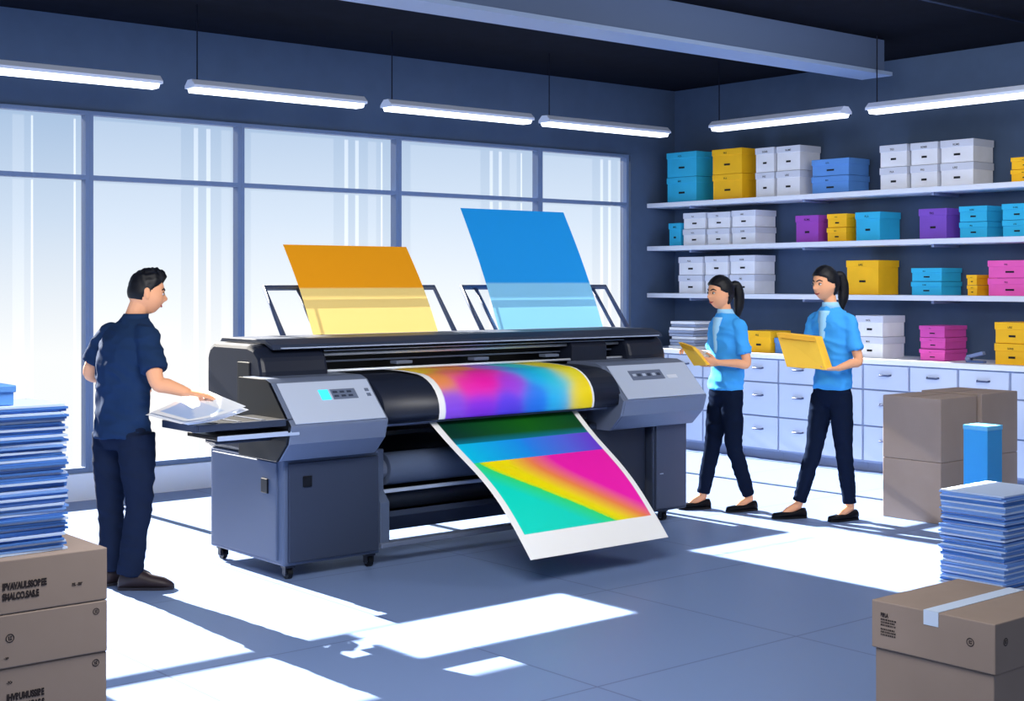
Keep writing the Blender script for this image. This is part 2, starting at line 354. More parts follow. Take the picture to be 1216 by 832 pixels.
def roll(name,y,z,r,x0,x1,m,cap):
    bm=bmesh.new(); limb(bm,[(x0,y,z),(x1,y,z)],[r,r],n=32,sub=1,round_ends=False); o=fin(name,bm,m,smooth=False,bevel=.006,parent=P)
    for f_ in o.data.polygons: f_.use_smooth=len(f_.vertices)==4
    for xx in (x0-.03,x1+.0):
        bm=bmesh.new(); limb(bm,[(xx,y,z),(xx+.03,y,z)],[r*.6]*2,n=20,sub=1,round_ends=False); fin('end_cap',bm,cap,parent=o)
roll('take_up_roll',6.76,.53,.095,4.66,6.1,m_cabf,m_gry)
roll('media_roll',6.92,.32,.06,4.66,6.1,m_cabd,m_gry)
box('cross_bar',(4.62,6.68,.40),(6.15,6.71,.42),m_edge,bevel=.004,parent=P)
endp=[(7.50,.655),(7.50,1.19),(7.47,1.24),(7.42,1.268),(7.02,1.268),(6.94,1.25),(6.88,1.20),(6.855,1.12),(6.855,.655)]
prism('end_housing',endp,3.92,4.36,m_navy,bevel=.025,parent=P)
prism('end_housing',endp,6.78,7.14,m_navy,bevel=.025,parent=P)
box('side_inlay',(3.912,6.98,.74),(3.922,7.12,1.17),m_blk,bevel=.01,parent=P)
bm=bmesh.new(); limb(bm,[(3.905,6.965,1.05),(3.925,6.965,1.05)],[.03,.03],n=24,sub=1,round_ends=False); fin('side_knob',bm,m_cabd,parent=P)
prism('rear_housing',[(7.50,.72),(7.50,1.2),(7.44,1.268),(7.12,1.268),(7.12,.72)],4.36,6.78,m_blk,bevel=.006,parent=P)
prism('top_cover',[(7.49,1.27),(7.46,1.295),(6.96,1.295),(6.885,1.268),(6.865,1.24),(6.89,1.24),(6.97,1.27)],4.0,7.12,m_cabd,bevel=.004,parent=P)
box('cover_trim',(4.05,6.860,1.245),(7.08,6.870,1.252),m_edge,parent=P)
tube('guide_rail',[(4.36,6.97,1.20),(6.78,6.97,1.20)],.010,m_steel,parent=P)
tube('guide_rail',[(4.36,6.93,1.105),(6.78,6.93,1.105)],.008,m_steel,parent=P)
tube('guide_rail',[(4.36,6.91,1.225),(6.78,6.91,1.225)],.004,m_edge,parent=P)
box('timing_belt',(4.36,7.03,1.15),(6.78,7.04,1.16),m_gry,parent=P)
for x in (4.9,5.5,6.1): box('carriage_clip',(x,6.95,1.125),(x+.12,7.02,1.145),m_gry,bevel=.004,parent=P)
prism('print_carriage',[(7.08,1.09),(7.08,1.225),(6.93,1.225),(6.91,1.19),(6.91,1.09)],6.3,6.62,m_navy,bevel=.006,parent=P)
drum=[(7.12,1.075),(6.9,1.078),(6.78,1.075)]
for i in range(0,10):
    a=math.radians(90+10*i*1.15); drum.append((6.70+.25*math.cos(a),.88+.19*math.sin(a)))
drum+= [(6.46,.845),(6.50,.82),(7.12,.82)]
dc=prism('drum_cover',drum,4.47,6.30,m_navy,bevel=0,parent=P)
for f_ in dc.data.polygons: f_.use_smooth=len(f_.vertices)==4
box('drum_trim',(4.48,6.56,.80),(6.29,6.62,.818),m_gry,parent=P)
box('feed_plate',(4.56,6.68,.735),(6.22,7.19,.76),m_blk,parent=P)
pod=[(6.95,.66),(6.54,.66),(6.44,.76),(6.41,.86),(6.62,1.075),(6.68,1.095),(6.95,1.095)]
def podf(x0,x1,side):
    e2=prism('control_pod',pod,x0,x1,m_gry,bevel=.012,parent=P)
    sl=V((0,.21,.215)).normalized(); n=V((1,0,0)).cross(sl)
    slab('sloped_fascia',V((x0+.03,6.414,.866))+n*.001,(1,0,0),sl,(x1-x0-.05),.285,.006,m_lgt,bevel=.003,parent=e2)
    prism('end_cap',[(y,z) for y,z in pod],x0-.012,x0+.004,m_blk if side else m_gry,bevel=.003,parent=e2)
    return e2,sl,n
pl,sl,n=podf(3.84,4.47,1)
o0=V((4.10,6.414,.866))+n*.007+sl*.15
slab('screen',o0,(1,0,0),sl,.06,.07,.004,mat('screen_glow','#39c6f0',.3,emit=1.0),parent=pl)
slab('panel',o0+V((.075,0,0)),(1,0,0),sl,.16,.07,.003,m_gry,parent=pl)
for i in range(3):
    for j in range(2): slab('button',o0+V((.085+.046*i,0,0))+sl*(.014+.028*j)+n*.003,(1,0,0),sl,.028,.012,.003,m_cabd,parent=pl)
for i in range(2): slab('button',o0+V((.30,0,0))+sl*(.01+.035*i),(1,0,0),sl,.025,.02,.003,m_gry,parent=pl)
pr,sl,n=podf(6.30,7.08,0)
o0=V((6.48,6.414,.866))+n*.007+sl*.15
slab('panel',o0,(1,0,0),sl,.3,.08,.003,m_gry,parent=pr)
for i in range(6): slab('button',o0+V((.02+.045*i,0,0))+sl*.03+n*.003,(1,0,0),sl,.028,.02,.003,m_cabd if i%2 else m_lgt,parent=pr)
slab('button',o0+V((.33,0,0))+sl*.0,(1,0,0),sl,.09,.03,.003,m_steel,parent=pr)
tz=.895
tr_=box('side_tray',(3.32,6.46,tz-.018),(3.9,6.80,tz),m_blk,bevel=.006,parent=P)
for i,x in enumerate((3.42,3.56,3.70)): box('tray_rib',(x,6.48,tz-.002),(x+.03,6.78,tz+.003),m_cabd,parent=tr_)
box('tray_lip',(3.30,6.44,tz-.035),(3.32,6.81,tz+.004),m_cabd,bevel=.004,parent=tr_)
box('tray_lip',(3.32,6.44,tz-.035),(3.9,6.46,tz+.002),m_cabd,bevel=.004,parent=tr_)
box('tray_plate',(3.42,6.43,tz-.085),(3.9,6.76,tz-.062),m_blk,bevel=.004,parent=tr_)
box('tray_edge',(3.42,6.42,tz-.085),(3.9,6.432,tz-.06),m_edge,bevel=.003,parent=tr_)
prism('tray_support',[(6.6,.77),(6.72,.77),(6.72,.85),(6.6,.85)],3.50,3.9,m_navy,parent=tr_)
m_rack=mat('rack_blue_grey','#3a4766',.45)
def rack(x0,x1,inner):
    e2=empty('rear_rack',((x0+x1)/2,7.4,1.29),parent=P)
    b0=(7.45,1.27); t0=(7.70,1.585)
    tube('rack_loop',[(x0,*b0),(x0,*t0),(x1,*t0),(x1,*b0)],.018,m_rack,n=12,parent=e2)
    for x in inner: tube('rack_post',[(x,*b0),(x,*t0)],.013,m_rack,n=10,parent=e2)
rack(4.42,5.74,[4.66]); rack(5.98,7.36,[6.1,7.22])

# ---------------- printed sheets
def lerp(a,b,t): t=max(0,min(1,t)); return [x+(y-x)*t for x,y in zip(a,b)]
def blobs(u,v,L):
    s=0;c=[0,0,0]
    for a,b2,col in L:
        w_=1/((((u-a)*1.7)**2+((v-b2)*.7)**2)**2.4+.00004); s+=w_; c=[x+w_*y for x,y in zip(c,col)]
    return [x/s for x in c]
def sheet(name,fn,colf,nu,nv,m,label,cat='print',**k):
    bm=bmesh.new(); vs=[[bm.verts.new(fn(i/nu,j/nv)) for i in range(nu+1)] for j in range(nv+1)]
    for j in range(nv):
        for i in range(nu): bm.faces.new((vs[j][i],vs[j][i+1],vs[j+1][i+1],vs[j+1][i]))
    o=fin(name,bm,m,smooth=True,label=label,cat=cat,**k)
    at=o.data.color_attributes.new('ink','FLOAT_COLOR','POINT')
    for idx in range(len(o.data.vertices)):
        j,i=divmod(idx,nu+1); c=colf(i/nu,j/nv); at.data[idx].color=(c[0],c[1],c[2],1)
    return o
mp_=paper_mat('printed_paper',trans=.02); mp2=paper_mat('backlit_print',trans=.065); mp3=paper_mat('thin_paper',trans=.04)
OR,YL,BL,CY=lin('#ffa91c'),lin('#ffe08c'),lin('#22a0f4'),lin('#8cd2fb')
def leaning(x0,x1,y1,z1):
    def f(u,v):
        t=1-v; return V((x0+(x1-x0)*u, 7.40+(y1-7.40)*t-.02*math.sin(math.pi*t), 1.297+(z1-1.297)*t))
    return f
sheet('poster_sheet',leaning(4.59,5.55,7.76,1.86),lambda u,v: OR if v<.49 else YL,20,60,mp2,'upright poster sheet, orange above pale yellow, standing on the printer')
sheet('poster_sheet',leaning(6.07,7.05,7.83,2.145),lambda u,v: BL if v<.63 else CY,20,60,mp2,'upright poster sheet, blue above pale cyan, standing on printer')
X0,X1=4.84,6.06
WHT=[.97,.975,.985]
B1=[(.04,.15,lin('#ffe030')),(.14,.05,lin('#ffd020')),(.06,.5,lin('#ff9a4a')),(.07,.9,lin('#8a50f0')),(.20,.3,lin('#ff7a70')),(.24,.6,lin('#ff28b8')),(.33,.5,lin('#ff18b8')),(.42,.35,lin('#ff30b8')),(.35,.05,lin('#ff9a40')),(.25,.95,lin('#8038f0')),(.43,.95,lin('#5a48f4')),(.50,.6,lin('#b040f0')),(.52,.15,lin('#c070f0')),(.58,.3,lin('#40a8ff')),(.60,.85,lin('#1f80f8')),(.66,.5,lin('#10c0ff')),(.74,.4,lin('#10dcf4')),(.76,.9,lin('#20c0fa')),(.73,.1,lin('#30e0e8')),(.80,.6,lin('#18d0f0')),(.89,.1,lin('#ffee20')),(.89,.5,lin('#fff000')),(.90,.9,lin('#ffe400')),(.96,.3,lin('#fff000')),(.96,.8,lin('#ffe000'))]
def c1f(u,v):
    if u<.035 or u>.988: return WHT
    return blobs(u,(v-.2)/.8,B1)
path=[(7.0,1.092),(6.86,1.092),(6.76,1.088)]
for i in range(0,10):
    a=math.radians(88+10*i*1.17); path.append((6.70+.262*math.cos(a),.882+.202*math.sin(a)))
path+=[(6.452,.83)]
def onpath(pt,t):
    L=[0]
    for a,b2 in zip(pt,pt[1:]): L.append(L[-1]+math.dist(a,b2))
    s=t*L[-1]
    for i in range(len(pt)-1):
        if s<=L[i+1] or i==len(pt)-2:
            q=(s-L[i])/(L[i+1]-L[i]); return [pt[i][0]+(pt[i+1][0]-pt[i][0])*q,pt[i][1]+(pt[i+1][1]-pt[i][1])*q]
def f1(u,v): y,z=onpath(path,v); return V((X0+(X1-X0)*u,y,z))
sheet('printed_web',f1,c1f,120,60,mp_,'rainbow gradient print stretched over the printer drum')
TE,MA,YE=lin('#08e4cc'),lin('#ff1cb8'),lin('#ffec00')
def c2f(u,v):
    if u<.045 or u>.965 or v>.885:
        if .06<u<.62 and (.9<v<.904 or .914<v<.918 and u<.5) and (int(u*150)%4): return [.5,.51,.56]
        return WHT
    dg=lerp(lin('#083a2c'),lin('#16661a'),1-abs(u-.6)*2)  # dark green top band, with the drum's shade painted into the print colour
    if v<.15: return dg
    if v<.21: return lerp(dg,lin('#0a7a90'),(v-.15)/.06)
    vb=.395
    if v<vb:
        return lerp(lerp(lin('#00d0f4'),lin('#1f90f8'),u*2),lin('#7044e0'),(u-.45)*2)
    t=(v-vb)/.49; uc=.09+.62*t**1.45
    w_=u-uc
    if w_<-.01: return lerp(lin('#34e67a'),TE,(-w_-.01)*6)
    if w_<.04: return lerp(lin('#b8ec20'),YE,(w_+.01)*22)
    yw=.06+.10*(1-t)**2
    if w_<yw: return YE
    s=(w_-yw)*3.2; s=max(0,min(1,s)); 
    return lerp(YE,lin('#ff8a50'),s*2) if s<.5 else lerp(lin('#ff8a50'),MA,(s-.5)*2)
def f2(u,v):
    y=6.53-v*.90; z=.80-.66*v+.07*math.sin(math.pi*v) - .02*math.sin(math.pi*2*v)
    return V((X0-.005+(X1-.06-.11*v-X0)*u,y+.03*math.sin(math.pi*v)*u,z+.008))
sheet('printed_banner',f2,c2f,150,220,mp_,'long colourful print sheet curving out of the printer toward the floor')

# papers on side tray: rear edge lifted by the reaching hand
def rf(b,d,z): q=F*d+R*(kk(b)*d); return V((q.x,q.y,z))
qa=[rf(177,7.20,.94),rf(220,6.98,.915),rf(294,7.12,.98),rf(236,7.40,1.06)]
for i,(dx,dy,dz,sc) in enumerate([(0.03,.03,-.012,.98),(-.02,.01,-.002,.98),(0,0,.010,.97)]):
    cen=(qa[0]+qa[1]+qa[2]+qa[3])/4
    Q=[cen+(p-cen)*sc+V((dx,dy,dz)) for p in qa]
    def ff(u,v,Q=Q):
        p=(Q[0]*(1-u)+Q[3]*u)*(1-v)+(Q[1]*(1-u)+Q[2]*u)*v
        return p-Z*.012*math.sin(math.pi*u)
    def cc(u,v,i=i):
        if i==2 and .1<u<.9 and .1<v<.9:
            return lin('#a9c3ee') if u+v*.6<.75 else ([.86,.9,.97] if u>.7 else lin('#cbdbf7'))
        return [.88,.91,.97]
    sheet('paper_sheet',ff,cc,30,24,mp3,'loose pale printed sheet of paper on the printer side tray',cat='paper',group='loose sheets on the tray')

# ---------------- cardboard boxes on floor
m_cb=mat('cardboard','#93837a',.8,var=.05,vscale=3); m_cbd=mat('cardboard_dark','#645650',.8); m_tape=mat('tape_blue','#c5d6f0',.4); m_print=mat('carton_print','#2a2325',.8)
def carton(lo,hi,label,tape=None,seam=True,texts=(),tm=m_tape):
    b=box('cardboard_box',lo,hi,m_cb,bevel=.004,label=label,cat='box')
    x0,y0,z0=lo; x1,y1,z1=hi
    if seam: box('lid_flap',(x0+.003,(y0+y1)/2-.002,z1-.0005),(x1-.003,(y0+y1)/2+.002,z1+.0012),m_cbd,parent=b)
    if tape:
        yc=(y0+y1)/2; w_=.03
        bm=bmesh.new(); bm_box(bm,(x0-.001,yc-w_,z1-.0005),(x1+.001,yc+w_,z1+.002)); bm_box(bm,(x0-.0018,yc-w_,z1-.05),(x0+.0005,yc+w_,z1+.002)); fin('packing_tape',bm,tm,parent=b)
    for s,size,pos,face in texts:
        if face=='-y': o=V((x0+pos[0],y0-.001,z0+pos[1])); xd=V((1,0,0))
        else: o=V((x0-.001,y1-pos[0],z0+pos[1])); xd=V((0,-1,0))
        if s=='@':
            bm=bmesh.new(); c=o+xd*size*.5+Z*size*.5; r=size*.5; nn=20; f=[]
            for rr in (r,r*.78): f.append([bm.verts.new(c+xd*rr*math.cos(2*math.pi*q/nn)+Z*rr*math.sin(2*math.pi*q/nn)) for q in range(nn)])
            for q in range(nn): bm.faces.new((f[0][q],f[0][(q+1)%nn],f[1][(q+1)%nn],f[1][q]))
            for a,c2 in (((-.35,-.45),(-.1,.45)),((.05,-.45),(.4,-.05)),((.05,.1),(.4,.45))):
                vs=[bm.verts.new(c+xd*r*p+Z*r*q) for p,q in ((a[0],a[1]),(c2[0],a[1]),(c2[0],c2[1]),(a[0],c2[1]))]; bm.faces.new(vs)
            fin('printed_icon',bm,m_print,parent=b)
        elif s=='=':
            bm=bmesh.new()
            for row in range(3):
                p=0
                while p<size*3:
                    q=size*random.uniform(.08,.35)
                    vs=[bm.verts.new(o+xd*a+Z*c) for a,c in ((p,row*size*.5),(p+q,row*size*.5),(p+q,row*size*.5+size*.32),(p,row*size*.5+size*.32))]; bm.faces.new(vs); p+=q+size*.1
            fin('printed_label_block',bm,m_print,parent=b)
        else: text('printed_text',s,size,o,xd,(0,0,1),m_print,b,sx=.62,bold=.06)
    return b
LT='brown cardboard carton with printed marks in a floor stack'
def two(a,b2,x,z): return [(a,.029,(x,z+.032),'-y'),(b2,.029,(x,z),'-y')]
carton((1.25,4.38,0),(1.93,4.74,.238),LT,texts=two('IBRVALULOSLE','SMALCOSAS',.34,.13)+[('@',.024,(.62,.17),'-y')])
carton((1.25,4.385,.24),(1.93,4.74,.408),LT,texts=two('IHVRUMUSSIRE','IHRUALUGAS.S',.35,.035)+[('- ROs',.012,(.35,.12),'-y'),('@',.024,(.63,.125),'-y')])
carton((1.25,4.38,.41),(1.93,4.74,.578),LT,texts=[('@',.028,(.345,.08),'-y'),('@',.022,(.63,.125),'-y'),('- nos',.012,(.34,.03),'-y')])
carton((1.25,4.38,.58),(1.93,4.74,.75),LT,seam=False,texts=two('IPVAVAULSSOREE','SMALCO.SAS.E',.335,.045)+[('RSL - 0006',.013,(.56,.06),'-y')])
stack(1.30,1.81,4.43,4.70,.751,1.225,58,[m_pl,m_pn,m_pb,m_pn],'printed_sheet_bundle','thin bundle of blue and white sheets on a carton','sheet bundles stacked on the carton',jit=.010)
sbox(1.40,1.655,4.47,4.62,1.226,1.29,'blue','lying on stacked printed sheets',mark='')
LR='brown cardboard carton in a stack near the drawer cabinets'
carton((8.2,5.34,0),(8.63,5.80,.41),LR); carton((8.2,5.34,.412),(8.63,5.80,.84),LR)
carton((8.66,5.32,0),(9.12,5.80,.42),LR); carton((8.66,5.32,.422),(9.12,5.80,.85),LR)
carton((7.78,4.02,0),(8.2,4.42,.80),'tall brown cardboard carton standing behind stacked sheets')
bb=box('upright_package',(7.42,4.52,0),(7.58,4.68,.77),mat('package_blue','#3ba4ee',.4),bevel=.004,label='tall bright blue upright package standing on the floor',cat='package')
box('end_flap',(7.418,4.518,.745),(7.582,4.682,.773),mat('package_light','#6cc0f5',.4),bevel=.002,parent=bb)
stack(6.66,7.14,3.96,4.34,0,.5,52,[m_pl,m_pb,m_pn,m_pb],'printed_sheet_bundle','thin bundle of blue and white sheets stacked on the floor','sheet bundles stacked on the floor',jit=.012)
carton((4.31,2.60,0),(4.85,3.08,.285),'brown cardboard carton supporting a taped carton')
carton((4.30,2.59,.287),(4.86,3.09,.46),'brown cardboard carton closed with pale blue tape',tape=True,seam=True,texts=[('BIRLA',.02,(.04,.118),'-x'),('=',.02,(.04,.085),'-x'),('=',.02,(.04,.05),'-x'),('@',.03,(.39,.08),'-x'),('@',.028,(.05,.09),'-y')])

# ---------------- people
m_skin=mat('skin','#ecab84',.6,spec=.15); m_hair=mat('hair_black','#0b0d16',.5); m_eye=mat('eye_white','#f2f2f4',.3); m_iris=mat('eye_dark','#1a1214',.3); m_lip=mat('lips','#b6524c',.5)
def remesh(bm,name,m,parent,vox=.006,sm=3,wr=0,**k):
    bmesh.ops.recalc_face_normals(bm,faces=bm.faces)
    me=bpy.data.meshes.new('tmp'); bm.to_mesh(me); bm.free()
    o=bpy.data.objects.new('tmp',me); S.collection.objects.link(o)
    r=o.modifiers.new('r','REMESH'); r.mode='VOXEL'; r.voxel_size=vox
    s=o.modifiers.new('s','SMOOTH'); s.iterations=sm; s.factor=.5
    bpy.context.view_layer.update()
    m2=bpy.data.meshes.new_from_object(o.evaluated_get(bpy.context.evaluated_depsgraph_get()))
    bpy.data.objects.remove(o); b2=bmesh.new(); b2.from_mesh(m2)
    if wr:
        b2.normal_update()
        for v in b2.verts:
            c=v.co; q=noise.noise(V((c.x*9+c.z*7,c.y*9-c.z*3,c.z*15)))
            v.co=c+v.normal*(wr*(1-abs(q)*3.2)+wr*.2)
    return fin(name,b2,m,smooth=True,parent=parent,**k)
def person(base,label,J,bodydir,head_dir,shirt,pants,shoem,fem,hem,shirt_label):
    """J joints in (right, away, up) metres relative to base"""
    base=V(base)
    def T(p): return base+R*p[0]+F*p[1]+Z*p[2]
    def D(p): return (R*p[0]+F*p[1]+Z*(p[2] if len(p)>2 else 0)).normalized()
    E=empty('person',base,label=label,cat='person')
    h=D(bodydir); L=Z.cross(h)
    w_=.85 if fem else 1.04
    def torso(bm,rows,g=0):
        rings=[(T(c),L*(a*w_+g),h*(b*w_+g)) for c,a,b in rows]
        out=[]
        for i in range(len(rings)-1):
            a=rings[max(i-1,0)];b=rings[i];c=rings[i+1];d=rings[min(i+2,len(rings)-1)]
            for j in range(4): out.append(tuple(cr(a[q],b[q],c[q],d[q],j/4) for q in range(3)))
        out.append(rings[-1]); loft(bm,out,24)
    pel,wai,che,nec,hea=J['pelvis'],J['waist'],J['chest'],J['neck'],J['head']
    sh=(nec[0]*.8+che[0]*.2,nec[1]*.8+che[1]*.2,nec[2]-.045); s2=(nec[0]*.5+che[0]*.5,nec[1]*.5+che[1]*.5,nec[2]-.095)
    rows=[((pel[0],pel[1],pel[2]-.09),.10,.08),(pel,.155,.11),(wai,.138 if fem else .15,.10),(che,.165 if fem else .178,.118),(s2,.158,.10),(sh,.115,.078),((nec[0],nec[1],nec[2]+.01),.056,.056)]
    bm=bmesh.new(); torso(bm,rows,-.012)
    hc=T(hea); fd=D(head_dir); up=(Z-fd*Z.dot(fd)).normalized(); sdv=up.cross(fd)
    limb(bm,[T((nec[0],nec[1],nec[2]-.04)),T(nec),hc-up*.05-fd*.02],[.060*w_,.052*w_,.05*w_])
    def hp(s,f,u,mult=1.0,nose=True):
        x=s*.074; z=u*.113; y=f*(.096 if f>0 else .098)
        if u<0:
            t=-u; x*=1-.30*t*t; y=y*(1-.12*t*t)+ (.012*t if f>0 else .03*t*t)
        if nose:
            if f>0:
                y+=.026*math.exp(-((s/.16)**2))*math.exp(-(((u+.16)/.16)**2))
                y-=.007*(math.exp(-(((abs(s)-.42)/.17)**2))*math.exp(-(((u-.06)/.12)**2)))
                y+=.006*math.exp(-((s/.3)**2))*math.exp(-(((u+.52)/.10)**2))
                y+=.006*math.exp(-((s/.3)**2))*math.exp(-(((u+.85)/.16)**2))
        return hc+(sdv*x+fd*y+up*z)*mult
    def sphere(bm,fn,nu=40,nv=28):
        top=bm.verts.new(fn(0,0,1)); bot=bm.verts.new(fn(0,0,-1)); rr=[]
        for j in range(1,nv):
            ph=math.pi*j/nv; rr.append([bm.verts.new(fn(math.sin(ph)*math.sin(2*math.pi*i/nu),math.sin(ph)*math.cos(2*math.pi*i/nu),math.cos(ph))) for i in range(nu)])
        for i in range(nu):
            bm.faces.new((top,rr[0][i],rr[0][(i+1)%nu])); bm.faces.new((bot,rr[-1][(i+1)%nu],rr[-1][i]))
        for a,b in zip(rr,rr[1:]):
            for i in range(nu): bm.faces.new((a[i],b[i],b[(i+1)%nu],a[(i+1)%nu]))
    sphere(bm,lambda s,f,u: hp(s,f,u))
    for sg in (-1,1):
        c=hc+sdv*sg*.073-fd*.008-up*.008
        limb(bm,[c-up*.02+fd*.004,c,c+up*.02-fd*.003],[.008,.014,.013],flat=.6,ref=fd)
    def hand(wr,d,n,th,curl):
        d=d.normalized(); n=(n-d*n.dot(d)).normalized(); w2=d.cross(n)*th
        sc=.92 if fem else 1
        rg=[(wr+d*t*sc,w2*a*sc,n*b*sc) for t,a,b in ((-.01,.024,.018),(.02,.032,.016),(.05,.040,.015),(.085,.040,.012),(.093,.034,.008))]
        loft(bm,rg,14)
        for o_,ln in ((.031,.068),(.0105,.078),(-.0105,.073),(-.031,.056)):
            p=wr+d*.075*sc+w2*o_*sc; dr=(d+w2*o_*3.2).normalized(); pts=[p]; cu=0
            for q in (.0,.45,.3,.25):
                pts.append(pts[-1]+(dr*math.cos(cu)+n*math.sin(cu))*(ln*q if q else .018)*sc); cu+=curl
            limb(bm,pts,[.008,.0082,.0078,.0072,.006],n=10,sub=3)
        p=wr+d*.028*sc+w2*.026*sc
        limb(bm,[p,p+(d*.6+w2*.8+n*.2)*.03*sc,p+(d*.6+w2*.8+n*.2)*.03*sc+(d*.9+w2*.3+n*.5).normalized()*.032*sc,p+(d*.6+w2*.8+n*.2)*.03*sc+(d*.85+w2*.1+n*.6).normalized()*.055*sc],[.012,.0105,.0095,.007],n=10,sub=3)
    k_=.82 if fem else 1.05
    for A in J['arms']:
        s_,e_,wr=T(A['s']),T(A['e']),T(A['w'])
        limb(bm,[s_,s_.lerp(e_,.5),e_,e_.lerp(wr,.35),wr],[.048*k_,.045*k_,.037*k_,.038*k_,.024*k_])
        hand(wr,D(A['d']),D(A['n']),A['t'],A.get('curl',.45))
    for Lg in J['legs']:
        a,k2,an,to=T(Lg['h']),T(Lg['k']),T(Lg['a']),T(Lg['t'])
        limb(bm,[a-Z*.04,a.lerp(k2,.5),k2,k2.lerp(an,.35),an],[.062*w_,.070*w_,.050*w_,.050*w_,.034*w_])
        dn=.05 if not fem else .01; fr_=.022 if not fem else .028
        limb(bm,[an-Z*(.02 if not fem else 0),an.lerp(to,.45)-Z*dn*.5,an.lerp(to,.7)*1.0+Z*(0.03-an.lerp(to,.7).z)],[.028,fr_,.016])
    body=remesh(bm,'body',m_skin,E,vox=.0048,sm=2)
    bm=bmesh.new()
    rows2=[((pel[0],pel[1],hem),.160,.126),((pel[0],pel[1],hem+.05),.156,.12),(wai,.144 if fem else .160,.110),(che,.172 if fem else .184,.126),(s2,.170,.110),(sh,.122,.086),((nec[0],nec[1],nec[2]),.062,.062)]
    torso(bm,rows2,.008)
    for A in J['arms']:
        s_,e_=T(A['s']),T(A['e']); q=s_.lerp(e_,.74)
        inn=s_.lerp(T(s2),.6)
        limb(bm,[inn,s_,s_.lerp(e_,.4),q],[.05*k_,.060*k_,.062*k_,.066*k_],round_ends=False)
    remesh(bm,'shirt',shirt,E,vox=.008,sm=4,wr=.006,label=shirt_label)
    bm=bmesh.new()
    nk=T(nec); tn=(hc-up*.05-fd*.02-nk).normalized(); ax=L.copy()
    rgs=[(nk-tn*.015,ax*.08*w_,h*.078*w_),(nk+tn*.012,ax*.069*w_,h*.067*w_),(nk+tn*.030,ax*.063*w_,h*.063*w_)]
    loft(bm,rgs,20); fin('collar',bm,MATS['collar_light'] if fem else shirt,smooth=True,parent=E)
    if fem:
        bm=bmesh.new(); n_=12; pr_=None; zt=nec[2]-.03
        tt=[(hem,.122,(pel[0],pel[1],hem)),(wai[2],.108,wai),(che[2],.126,che),(s2[2],.110,s2),(sh[2],.086,sh),(nec[2],.062,nec)]
        for i in range(n_+1):
            t=i/n_; zz=zt+(che[2]-.09-zt)*t
            for q in range(len(tt)-1):
                if tt[q][0]<=zz<=tt[q+1][0]:
                    g=(zz-tt[q][0])/(tt[q+1][0]-tt[q][0]); rb=tt[q][1]*(1-g)+tt[q+1][1]*g; c0=V(tt[q][2]).lerp(V(tt[q+1][2]),g); break
            c=T((c0.x,c0.y,zz)); wv=.044*(1-t)+.006
            fr=h*(rb*w_+.016)
            vs=[bm.verts.new(c+fr-L*wv*.9-h*.012),bm.verts.new(c+fr+h*.003),bm.verts.new(c+fr+L*wv-h*.012)]
            if pr_: bm.faces.new((pr_[0],pr_[1],vs[1],vs[0])); bm.faces.new((pr_[1],pr_[2],vs[2],vs[1]))
            pr_=vs
        o=fin('placket',bm,MATS['collar_light'],smooth=True,parent=E); q=o.modifiers.new('t','SOLIDIFY'); q.thickness=.006
    bm=bmesh.new()
    torso(bm,[((pel[0],pel[1],pel[2]-.12),.10,.085),((pel[0],pel[1],pel[2]-.04),.158,.118),(pel,.160,.117),((pel[0],pel[1],max(hem+.03,pel[2]+.04)),.144,.106)],.003)
    for Lg in J['legs']:
        a,k2,an=T(Lg['h']),T(Lg['k']),T(Lg['a']); en=k2.lerp(an,.93 if fem else 1.03)
        limb(bm,[a-Z*.02,a.lerp(k2,.5),k2,k2.lerp(an,.4),en],[.096*w_,(.086 if fem else .088)*w_,(.066 if fem else .067)*w_,.062*w_,(.050 if fem else .064)*w_],round_ends=False,n=18)
    remesh(bm,'trousers',pants,E,vox=.008,sm=4,wr=.004)
    for Lg in J['legs']:
        an,to=T(Lg['a']),T(Lg['t']); d=(to-an); d.z=0; d.normalize(); sd2=Z.cross(d); bk=V((an.x,an.y,0))-d*.060; ln=(.245 if fem else .29)
        bm=bmesh.new(); rg=[]
        for t,wd,ht in ((0,.018,.045),(.04,.032,.066 if fem else .085),(.2,.037 if fem else .042,.064 if fem else .11),(.4,.038 if fem else .044,.05 if fem else .098),(.62,.045,.045 if fem else .072),(.82,.042,.038 if fem else .058),(.95,.03,.036),(1,.014,.024)):
            rg.append((bk+d*ln*t+Z*(ht/2+.004),sd2*wd,Z*ht/2))
        loft(bm,rg,18); o=fin('shoe',bm,shoem,smooth=True,parent=E)
        bm=bmesh.new()
        outl=[(0,.02),(.06,.034),(.4,.038),(.65,.046),(.85,.042),(1.0,.018)]
        pts=[bk+d*ln*t+sd2*w3 for t,w3 in outl]+[bk+d*ln*t-sd2*w3 for t,w3 in outl[::-1]]
        a=[bm.verts.new(V((p.x,p.y,0.001))) for p in pts]; b=[bm.verts.new(V((p.x,p.y,.014))) for p in pts]; bm.faces.new(a[::-1]); bm.faces.new(b)
        for i in range(len(a)): bm.faces.new((a[i],a[(i+1)%len(a)],b[(i+1)%len(a)],b[i]))
        fin('sole',bm,mat('shoe_sole','#0a0c14',.7) if fem else mat('sole_grey','#2a2a36',.7),parent=o)
